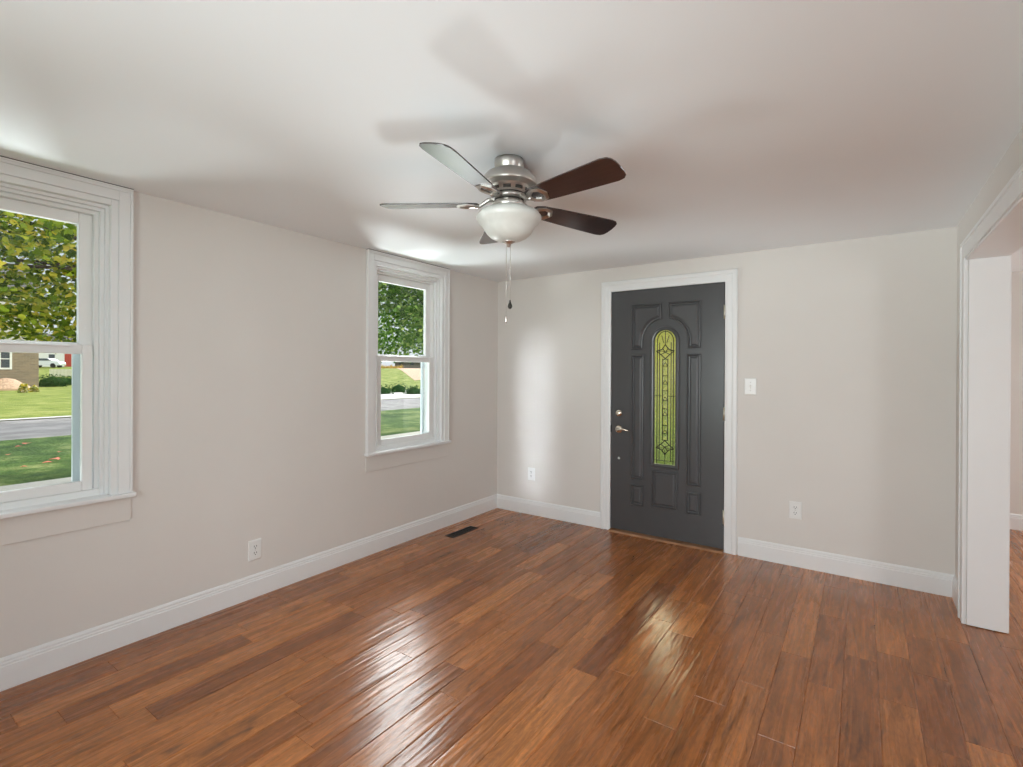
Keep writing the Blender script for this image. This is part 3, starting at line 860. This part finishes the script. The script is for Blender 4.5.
# ------------------------------------------------------------------ floor register
r = empty('floor_vent', (0.219, -0.79, 0)); tag(r, 'black metal floor vent beside the left baseboard near the corner', 'vent')
m = MB(); w, L = 0.047, 0.165
m.box((-w, -L, 0.0), (w, -L + 0.014, 0.004)); m.box((-w, L - 0.014, 0.0), (w, L, 0.004)); m.box((-w, -L + 0.014, 0), (-w + 0.012, L - 0.014, 0.004)); m.box((w - 0.012, -L + 0.014, 0), (w, L - 0.014, 0.004))
m.build('vent_rim', 'vent_metal', r, bevel=0.001)
m = MB()
for i in range(22):
    y = -L + 0.02 + i * (2 * L - 0.04) / 21
    m.box((-w + 0.012, y - 0.002, 0.0), (w - 0.012, y + 0.002, 0.003))
m.box((-0.002, -L + 0.014, 0), (0.002, L - 0.014, 0.0032))
m.build('vent_louvres', 'vent_metal', r)
m = MB(); m.box((-w + 0.002, -L + 0.002, -0.0002), (w - 0.002, L - 0.002, 0.0007)); m.build('vent_backing', 'slot_dark', r)

# ------------------------------------------------------------------ ceiling fan
def fan():
    FX, FY = 1.766, -2.321
    r = empty('ceiling_fan', (FX, FY, H)); tag(r, 'brushed nickel ceiling fan with five dark blades and a frosted bowl light', 'ceiling fan')
    z = lambda a: a - H
    m = MB(); m.lathe([(0.0, z(2.2585)), (0.062, z(2.2585)), (0.063, z(2.248)), (0.060, z(2.222)), (0.052, z(2.212)), (0.052, z(2.205))], 48); m.build('canopy', 'nickel', r)
    m = MB(); m.lathe([(0.05, z(2.214)), (0.075, z(2.209)), (0.098, z(2.196)), (0.111, z(2.179)), (0.117, z(2.162)), (0.118, z(2.151)), (0.115, z(2.148)), (0.092, z(2.143)), (0.086, z(2.138)), (0.079, z(2.112)), (0.06, z(2.110))], 64)
    mh = m.build('motor_housing', 'nickel', r)
    for k in range(10):
        a = 2 * pi * k / 10 + 0.2
        mm = MB(); ca, sa = cos(a), sin(a)
        def P(t, rr, zz): return (rr * ca - t * sa, rr * sa + t * ca, z(zz))
        mm.rings([[P(-0.016, 0.0780, 2.117), P(0.016, 0.0780, 2.117), P(0.016, 0.0780, 2.129), P(-0.016, 0.0780, 2.129)],
                  [P(-0.016, 0.0845, 2.117), P(0.016, 0.0845, 2.117), P(0.016, 0.0845, 2.129), P(-0.016, 0.0845, 2.129)]], cap0=True, cap1=True)
        mm.build('vent_slot', 'nickel_dark', mh)
    m = MB(); m.lathe([(0.03, z(2.114)), (0.070, z(2.113)), (0.070, z(2.106)), (0.03, z(2.105))], 48); m.build('rotor_gap', 'nickel_dark', r)
    m = MB(); m.lathe([(0.03, z(2.106)), (0.074, z(2.105)), (0.078, z(2.098)), (0.074, z(2.088)), (0.03, z(2.087))], 48); m.build('flywheel', 'nickel', r)
    m = MB(); m.lathe([(0.03, z(2.088)), (0.064, z(2.087)), (0.064, z(2.080)), (0.03, z(2.079))], 48); m.build('rotor_gap', 'nickel_dark', r)
    m = MB(); m.lathe([(0.03, z(2.080)), (0.066, z(2.079)), (0.068, z(2.062)), (0.060, z(2.050)), (0.04, z(2.045)), (0.04, z(2.030)), (0.0, z(2.028))], 48); m.build('light_fitter', 'nickel', r)
    bowl = [(0.075, z(2.046)), (0.108, z(2.041)), (0.128, z(2.031)), (0.1375, z(2.018)), (0.138, z(2.008)), (0.130, z(1.995)), (0.117, z(1.982)), (0.106, z(1.966)), (0.095, z(1.949)), (0.079, z(1.933)), (0.056, z(1.921)), (0.028, z(1.914)), (0.0, z(1.9125))]
    inn = [(max(a - 0.004, 0), b + 0.004) for a, b in bowl][::-1]
    m = MB(); m.lathe(bowl + inn, 64); m.build('bowl_shade', 'frosted_glass', r)
    m = MB(); m.lathe([(0.0, z(1.920)), (0.026, z(1.918)), (0.028, z(1.913)), (0.018, z(1.907)), (0.010, z(1.904)), (0.009, z(1.896)), (0.005, z(1.891)), (0.0, z(1.890))], 32); m.build('finial', 'nickel', r)
    bz = 2.072
    for k in range(5):
        a = -0.169 + k * 2 * pi / 5
        # blade: local x along, y across; pitched about its own axis
        out = []
        xs = [0.128, 0.16, 0.24, 0.34, 0.44, 0.51, 0.535]
        hw = [0.034, 0.046, 0.053, 0.059, 0.064, 0.067, 0.062]
        upper = list(zip(xs, hw))
        tip = [(0.548, 0.050), (0.554, 0.030), (0.556, 0.0), (0.554, -0.030), (0.548, -0.050)]
        out = [(0.122, 0.02)] + upper + tip + [(x, -h) for x, h in upper[::-1]] + [(0.122, -0.02)]
        th = 0.0055
        mm = MB()
        mm.rings([[(x, y, -th / 2) for x, y in out], [(x, y, th / 2) for x, y in out]], cap0=True, cap1=True)
        bl = mm.build('fan_blade', 'espresso_blade', r, bevel=0.0012)
        pitch = radians(-13)
        MX = Matrix.Translation((-0.006, -0.004, z(bz))) @ Matrix.Rotation(-0.063, 4, 'X') @ Matrix.Rotation(a, 4, 'Z') @ Matrix.Rotation(pitch, 4, 'X')
        bl.matrix_local = MX
        # bracket: arm from the flywheel curving to an open kite-shaped plate under the blade
        mm = MB()
        mm.tube([(0.060, 0, 0.020), (0.082, 0, 0.018), (0.100, 0, 0.006), (0.120, 0, -0.006), (0.140, 0, -0.009)], [0.010, 0.009, 0.0075, 0.008, 0.008], 10)
        ol = [(0.118, 0.010), (0.138, 0.030), (0.168, 0.044), (0.204, 0.036), (0.222, 0.0), (0.204, -0.036), (0.168, -0.044), (0.138, -0.030), (0.118, -0.010)]
        il = [(0.142, 0.003), (0.152, 0.015), (0.172, 0.026), (0.190, 0.020), (0.200, 0.0), (0.190, -0.020), (0.172, -0.026), (0.152, -0.015), (0.142, -0.003)]
        zt_, zb_ = -0.0035, -0.0105
        ml = [((a_[0] + b_[0]) / 2, (a_[1] + b_[1]) / 2) for a_, b_ in zip(ol, il)]
        mm.rings([[(x, y, zt_) for x, y in il], [(x, y, zt_) for x, y in ol], [(x, y, -0.007) for x, y in ol], [(x, y, zb_ - 0.002) for x, y in ml], [(x, y, -0.007) for x, y in il], [(x, y, zt_) for x, y in il]])
        br = mm.build('blade_bracket', 'nickel', r)
        br.matrix_local = MX
    for (dx, dy, end, fob) in ((-0.008, -0.006, 1.603, 0), (0.004, 0.006, 1.665, 1)):
        m = MB(); n = 46; z0_, z1_ = 1.895, end
        m.tube([(dx, dy, z(z0_)), (dx, dy, z(z1_))], 0.0009, 6)
        for i in range(n):
            zz = z0_ + (z1_ - z0_) * i / (n - 1)
            m.lathe([(0.0, 0.0016), (0.0015, 0), (0.0, -0.0016)], 6, (dx, dy, z(zz)))
        if fob: m.lathe([(0.0, 0.004), (0.0035, 0), (0.0, -0.004)], 8, (dx, dy, z(1.80)))
        ch = m.build('pull_chain', 'chain_metal', r)
        m = MB()
        if fob: m.lathe([(0.0, 0.004), (0.003, 0.0), (0.004, -0.008), (0.009, -0.020), (0.010, -0.026), (0.006, -0.034), (0.0, -0.036)], 16, (dx, dy, z(end)))
        else: m.lathe([(0.0, 0.003), (0.003, 0.0), (0.005, -0.006), (0.0055, -0.028), (0.004, -0.034), (0.0, -0.035)], 16, (dx, dy, z(end)))
        m.build('chain_fob', 'nickel_dark' if fob else 'nickel', ch)
fan()

# ------------------------------------------------------------------ outside: ground
FD = Vector((-sin(YAW), cos(YAW)))
GZ = -0.3
def gz(x, y):
    s_ = FD.x * (x - CAM.x) + FD.y * (y - CAM.y)
    t = min(1, max(0, (s_ - 48) / 34)); t = t * t * (3 - 2 * t)
    return GZ + t * 2.05
def ground_patch(name, m_, x0, x1, y0, y1, nx, ny, lift, label, cat, fn=None):
    vs = []; fs = []
    for i in range(nx + 1):
        for j in range(ny + 1):
            x = x0 + (x1 - x0) * i / nx; y = y0 + (y1 - y0) * j / ny
            if fn: x, y = fn(x, y)
            vs.append((x, y, gz(x, y) + lift))
    for i in range(nx):
        for j in range(ny):
            k = i * (ny + 1) + j
            fs.append((k, k + ny + 1, k + ny + 2, k + 1))
    m = MB(); m.add(vs, fs, True)
    return struct(m.build(name, m_), label, cat)
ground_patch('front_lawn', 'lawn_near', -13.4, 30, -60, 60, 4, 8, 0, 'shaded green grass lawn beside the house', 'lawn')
ground_patch('street', 'asphalt', -19.4, -13.4, -80, 90, 2, 20, 0.0, 'grey asphalt street crossing beyond the lawn', 'street')
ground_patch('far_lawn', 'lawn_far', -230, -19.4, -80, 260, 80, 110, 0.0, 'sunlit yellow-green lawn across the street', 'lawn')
ground_patch('curb', 'concrete', -19.9, -19.4, -80, 90, 1, 20, 0.03, 'pale concrete kerb on the far side of the street', 'kerb')
ground_patch('driveway', 'concrete', -29, -19.9, 13.5, 40, 2, 6, 0.02, 'pale concrete driveway across the street', 'driveway')
ground_patch('dirt_track', 'mulch', -75, -40, 38, 48, 10, 4, 0.03, 'pale bare dirt patch beyond the far lawn', 'ground', fn=lambda x, y: (x, y + (-x - 40) * 0.75))
ground_patch('walkway', 'concrete', -6.9, -5.2, -60, 60, 1, 20, 0.02, 'narrow concrete walk beside the house', 'walkway')
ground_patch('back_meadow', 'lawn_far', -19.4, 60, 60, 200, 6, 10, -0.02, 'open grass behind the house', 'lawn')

# ------------------------------------------------------------------ leaves
def leaf_cloud(m, pts, size, rnd, lobed=True):
    for p in pts:
        s_ = size * rnd.uniform(0.65, 1.25)
        q = Matrix.Rotation(rnd.uniform(0, 2 * pi), 3, 'Z') @ Matrix.Rotation(rnd.gauss(0, 0.75), 3, 'X') @ Matrix.Rotation(rnd.gauss(0, 0.5), 3, 'Y')
        sh = [(0, -0.5), (0.32, -0.38), (0.5, 0.05), (0.24, 0.08), (0.0, 0.55), (-0.24, 0.08), (-0.5, 0.05), (-0.32, -0.38)] if lobed else [(0, -0.5), (0.3, 0), (0, 0.5), (-0.3, 0)]
        vs = [Vector(p) + q @ Vector((a * s_, b * s_, -abs(a) * 0.25 * s_)) for a, b in sh]
        m.add(vs, [tuple(range(len(sh)))])
def leaf_points(c, rad, n, rnd, nclump, zmin=-1e9, clump=0.5):
    cl = []
    for _ in range(nclump):
        while True:
            v = Vector((rnd.uniform(-1, 1), rnd.uniform(-1, 1), rnd.uniform(-1, 1)))
            if 0.25 < v.length < 1: break
        cl.append(Vector((c[0] + v.x * rad[0], c[1] + v.y * rad[1], c[2] + v.z * rad[2])))
    out = []
    while len(out) < n:
        q = rnd.choice(cl)
        p = q + Vector((rnd.gauss(0, 1), rnd.gauss(0, 1), rnd.gauss(0, 0.6))) * clump
        if p.z > zmin + rnd.uniform(0, 0.25): out.append(p)
    return out, cl
def tree(name, base, c, rad, n, size, lm, label, cat, seed, zmin, nclump=90, clump=0.5, trunk_r=0.16, group=None):
    rnd = random.Random(seed)
    b = Vector(base)
    r = empty(name, b); tag(r, label, cat, group)
    pts, cl = leaf_points(c, rad, n, rnd, nclump, zmin, clump)
    m = MB(); leaf_cloud(m, [p - b for p in pts], size, rnd); m.build('foliage', lm, r)
    m = MB(); top = Vector(c) - b
    m.tube([(0, 0, -0.05), (0.05, 0, 0.6), (0.0, 0.05, top.z * 0.6), (top.x * 0.5, top.y * 0.5, top.z), tuple(top + Vector((0, 0, rad[2] * 0.6)))], [trunk_r * 1.3, trunk_r, trunk_r * 0.85, trunk_r * 0.55, trunk_r * 0.2], 12)
    m.build('trunk', 'bark', r)
    m = MB()
    for q in rnd.sample(cl, min(22, len(cl))):
        q = q - b
        s0 = Vector((0, 0.03, max(1.2, min(q.z - 0.2, top.z * 0.8))))
        mid = (s0 + q) / 2 + Vector((rnd.gauss(0, .15), rnd.gauss(0, .15), 0.25))
        m.tube([s0, mid, q], [0.05, 0.03, 0.012], 6)
    m.build('branches', 'bark', r)
tree('maple_tree', (-7.4, 0.1, GZ), (-8.2, -1.2, 4.0), (2.7, 3.3, 2.5), 30000, 0.11, 'maple_leaf_autumn',
     'yellow-green maple tree seen through the large left window', 'tree', 11, 1.52, 130, 0.40)
tree('maple_tree', (-5.6, 7.3, GZ), (-8.0, 7.4, 4.2), (3.0, 2.6, 2.6), 24000, 0.115, 'maple_leaf_green',
     'leafy green tree seen through the small window near the corner', 'tree', 12, 1.50, 120, 0.42)
tree('porch_tree', (0.2, 9.0, GZ), (0.3, 8.2, 1.9), (3.2, 1.3, 1.9), 5200, 0.17, 'porch_shrub_leaf',
     'bright yellow-green bush glimpsed through the leaded door glass', 'bush', 13, -0.2, 90, 0.4, 0.08)

def bush(name, loc, rx, ry, rz_, n, size, lm, label, cat, seed, group=None):
    rnd = random.Random(seed)
    m = MB(); pts = []
    while len(pts) < n:
        v = Vector((rnd.uniform(-1, 1), rnd.uniform(-1, 1), rnd.uniform(0, 1)))
        if 0.4 < v.length < 1: pts.append((v.x * rx, v.y * ry, v.z * rz_))
    leaf_cloud(m, pts, size, rnd, False)
    m.lathe([(0.0, 0.0), (min(rx, ry) * 0.7, 0.02), (min(rx, ry) * 0.6, rz_ * 0.5), (0.0, rz_ * 0.75)], 10)
    o = m.build(name, lm); o.location = loc
    tag(o, label, cat, group)

# ------------------------------------------------------------------ outside: neighbour houses
def at_depth(px, py, dep):
    return CAM + (fw + rt * ((px - 511.5) / FPX) - up * ((py - 372.39) / FPX)) * dep
hx, hy = -56.0, 8.55
r = empty('neighbour_house', (hx, hy, GZ)); tag(r, 'tan brick house with pale siding above, seen through the left window', 'house')
m = MB(); m.box((-11, -16, -0.1), (0, 0, 3.75)); m.build('brick_wall', 'tan_brick', r)
m = MB(); m.box((-11, -16, 3.75), (0.05, 0.05, 8.4)); m.build('siding', 'clapboard', r)
m = MB(); m.rings([[(-11.5, -16.5, 8.3), (-11.5, 0.5, 8.3), (-5.5, 0.5, 11.2), (-5.5, -16.5, 11.2)], [(0.5, -16.5, 8.3), (0.5, 0.5, 8.3), (-5.4, 0.5, 11.2), (-5.4, -16.5, 11.2)]], cap0=True, cap1=True)
m.build('roof', 'roof_shingle', r)
for (y0, z0) in ((-3.12, 1.62), (-9.0, 1.62)):
    w = 1.42; h_ = 1.65
    m = MB(); m.box((0, y0, z0), (0.1, y0 + 0.14, z0 + h_)); m.box((0, y0 + w - .14, z0), (0.1, y0 + w, z0 + h_)); m.box((0, y0 + .14, z0), (0.1, y0 + w - .14, z0 + 0.14)); m.box((0, y0 + .14, z0 + h_ - .15), (0.1, y0 + w - .14, z0 + h_))
    m.box((0, y0 + .14, z0 + .85), (0.08, y0 + w - .14, z0 + 0.92)); m.box((0, y0 + .70, z0 + .14), (0.07, y0 + .75, z0 + 1.5));
    wf = m.build('window_frame', 'white_siding', r)
    m = MB(); m.box((0, y0 + .14, z0 + .14), (0.04, y0 + w - .14, z0 + 1.5)); m.build('pane', 'dark_glass', wf)

def gable_house(loc, rz, w, d, hgt, rh, wallm, label, wins=True, cat='house', door=True):
    r = empty('distant_house', loc, rz); tag(r, label, cat)
    m = MB(); m.box((-w / 2, 0, 0), (w / 2, d, hgt)); m.build('wall', wallm, r)
    m = MB(); m.rings([[(-w / 2 - .4, -.5, hgt), (w / 2 + .4, -.5, hgt), (w / 2 + .4, -.4, hgt + .15), (-w / 2 - .4, -.4, hgt + .15)],
                       [(-w / 2 - .4, d / 2, hgt + rh), (w / 2 + .4, d / 2, hgt + rh), (w / 2 + .4, d / 2, hgt + rh + .15), (-w / 2 - .4, d / 2, hgt + rh + .15)],
                       [(-w / 2 - .4, d + .5, hgt), (w / 2 + .4, d + .5, hgt), (w / 2 + .4, d + .4, hgt + .15), (-w / 2 - .4, d + .4, hgt + .15)]], cap0=True, cap1=True)
    m.build('roof', 'roof_shingle', r)
    if wins:
        n = int(w / 2.2)
        for i in range(n):
            x = -w / 2 + (i + 0.5) * w / n
            m = MB()
            if door and i == n // 2:
                m.box((x - .5, -0.08, 0.1), (x + .5, 0, 2.2)); m.build('front_door', 'red_paint', r)
            else:
                m.box((x - .45, -0.06, 1.0), (x + .45, 0, 2.1)); m.build('window', 'dark_glass', r)
p = at_depth(60, 370, 84)
gable_house((p.x, p.y, gz(p.x, p.y) - 0.05), YAW + 0.1, 15, 8, 3.6, 2.0, 'white_siding', 'distant white house with a red door, seen low in the left window')
p = at_depth(412, 372, 118)
gable_house((p.x, p.y, gz(p.x, p.y) - 0.05), YAW, 8, 6, 1.6, 1.0, 'barn_grey', 'distant low grey building seen low in the small window', door=False)

# parked car in front of the white house
p = at_depth(46, 372, 76); r = empty('parked_car', (p.x, p.y, gz(p.x, p.y)), YAW + 0.25); tag(r, 'silver car parked before the distant white house', 'car')
m = MB(); prof = [(-2.1, 0.35), (-2.15, 0.75), (-1.9, 0.95), (-1.3, 1.02), (-0.8, 1.42), (0.6, 1.42), (1.3, 1.0), (2.0, 0.85), (2.15, 0.6), (2.1, 0.35)]
m.rings([[(x, -0.85, z) for x, z in prof], [(x, 0.85, z) for x, z in prof]], cap0=True, cap1=True); m.build('car_body', 'car_paint', r)
m = MB(); pr = [(-1.15, 1.04), (-0.75, 1.36), (0.55, 1.36), (1.1, 1.04)]; m.rings([[(x, -0.87, z) for x, z in pr], [(x, 0.87, z) for x, z in pr]], cap0=True, cap1=True); m.build('side_window', 'dark_glass', r)
for x in (-1.3, 1.3):
    for y in (-0.8, 0.8):
        m = MB(); m.lathe([(0.0, -0.1), (0.33, -0.1), (0.33, 0.1), (0.0, 0.1)], 16, (x, y, 0.33), smooth=False, axis='y'); m.build('wheel', 'tyre', r)

# picket fence before the white house
p0, p1 = at_depth(50, 376, 62), at_depth(86, 376, 62)
r = empty('picket_fence', (p0.x, p0.y, gz(p0.x, p0.y))); tag(r, 'pale low picket fence on the far side of the sunlit lawn', 'fence')
d = Vector((p1.x - p0.x, p1.y - p0.y, 0)); m = MB(); n = 26
for zz in (0.25, 0.65): m.sweep_profile([(-.02, 0), (.02, 0), (.02, .08), (-.02, .08)], (0, 0, zz), tuple(d + Vector((0, 0, zz))), (cos(YAW + 1.57), sin(YAW + 1.57), 0), (0, 0, 1))
m.build('rail', 'fence_wood', r)
m = MB()
for i in range(n + 1):
    q = d * (i / n); m.box((q.x - .04, q.y - .04, 0), (q.x + .04, q.y + .04, 0.9))
m.build('pickets', 'fence_wood', r)

# planting
i = 0
for (px, dep, rx, hgt, lm, lab, cat) in (
    (52, 48, 2.0, 1.3, 'evergreen_leaf', 'dark green spreading shrub right of the tan brick house', 'shrub'),
    (68, 52, 1.7, 0.9, 'evergreen_leaf', 'low dark shrub farther right on the lawn behind the left window', 'shrub'),
    (24, 35.5, 0.40, 0.65, 'yellow_flower', 'yellow flowering plant against the tan brick wall', 'plant'),
    (34, 36.5, 0.35, 0.45, 'yellow_flower', 'small pale flowering plant near the brick house corner', 'plant')):
    p = at_depth(px, 380, dep)
    bush('shrub' if cat == 'shrub' else 'flowering_plant', (p.x, p.y, gz(p.x, p.y)), rx, rx * 0.7, hgt, 420, 0.22, lm, lab, cat, 40 + i); i += 1
p = at_depth(6, 380, 40)
m = MB(); m.lathe([(0.0, 0.95), (0.5, 0.85), (1.0, 0.5), (1.5, 0.2), (1.9, 0.0)], 24); o = m.build('mulch_mound', 'mulch'); o.location = (p.x, p.y, gz(p.x, p.y)); tag(o, 'pinkish brown mulch mound at the foot of the brick house', 'mound')
names = ['leftmost', 'second from left', 'third from left', 'fourth from left', 'fifth from left', 'sixth from left', 'seventh from left', 'rightmost']
for k in range(8):
    p = at_depth(379 + k * 3.1, 373, 95 + 2.2 * (k % 3))
    bush('autumn_bush', (p.x, p.y, gz(p.x, p.y) - 0.1), 0.7, 0.5, 0.75 + 0.25 * (k % 3 == 1), 120, 0.2, 'orange_leaf',
         names[k] + ' orange autumn bush on the horizon in the small window', 'bush', 60 + k, 'orange bushes on the horizon')
# dark hedge casting its shade beyond the driveway
for k in range(3):
    p = at_depth(383 + k * 15.5, 388, 36 + 2.8 * (k % 2))
    bush('low_shrub', (p.x, p.y, gz(p.x, p.y) - 0.05), 1.1, 0.8, 0.75 + 0.15 * (k == 1), 300, 0.14, 'evergreen_leaf',
         ['left', 'middle', 'right'][k] + ' low dark green shrub beyond the street in the small window', 'shrub', 80 + k, 'low shrubs beyond the street')

# fallen red leaves on the near lawn
rnd = random.Random(5)
spots = [(54, 460, 0.16), (47, 463, 0.12), (19, 447, 0.12), (27, 444, 0.14), (24, 467, 0.08), (60, 452, 0.07), (8, 455, 0.08)]
first = None
lab = ['largest fallen red leaf on the shaded lawn', 'fallen red leaf just left of the largest one', 'fallen red leaf near the kerb, left of its neighbour', 'fallen red leaf near the kerb, right of its neighbour',
       'small fallen leaf low and left of the largest red leaf', 'small fallen leaf above and right of the largest red leaf', 'small fallen leaf nearest the left edge of the window view']
for (px, py, sz), lb in zip(spots, lab):
    d = fw + rt * ((px - 511.5) / FPX) - up * ((py - 372.39) / FPX); t = (GZ + 0.03 - CAM.z) / d.z; q = CAM + d * t
    if first is None:
        m = MB(); sh = [(0, -0.5), (0.32, -0.38), (0.5, 0.05), (0.24, 0.08), (0.0, 0.55), (-0.24, 0.08), (-0.5, 0.05), (-0.32, -0.38)]
        m.rings([[(a, b, 0.2 - 0.3 * abs(a)) for a, b in sh], [(a, b, 0.22 - 0.3 * abs(a)) for a, b in sh]], cap0=True, cap1=True)
        first = m.build('fallen_leaf', 'red_leaf'); o = first
    else:
        o = first.copy(); COL.objects.link(o)
    o.location = q; o.scale = (sz * 1.1,) * 3; o.rotation_euler = (0, 0, rnd.uniform(0, 6))
    tag(o, lb, 'leaf', 'fallen red leaves on the near lawn')
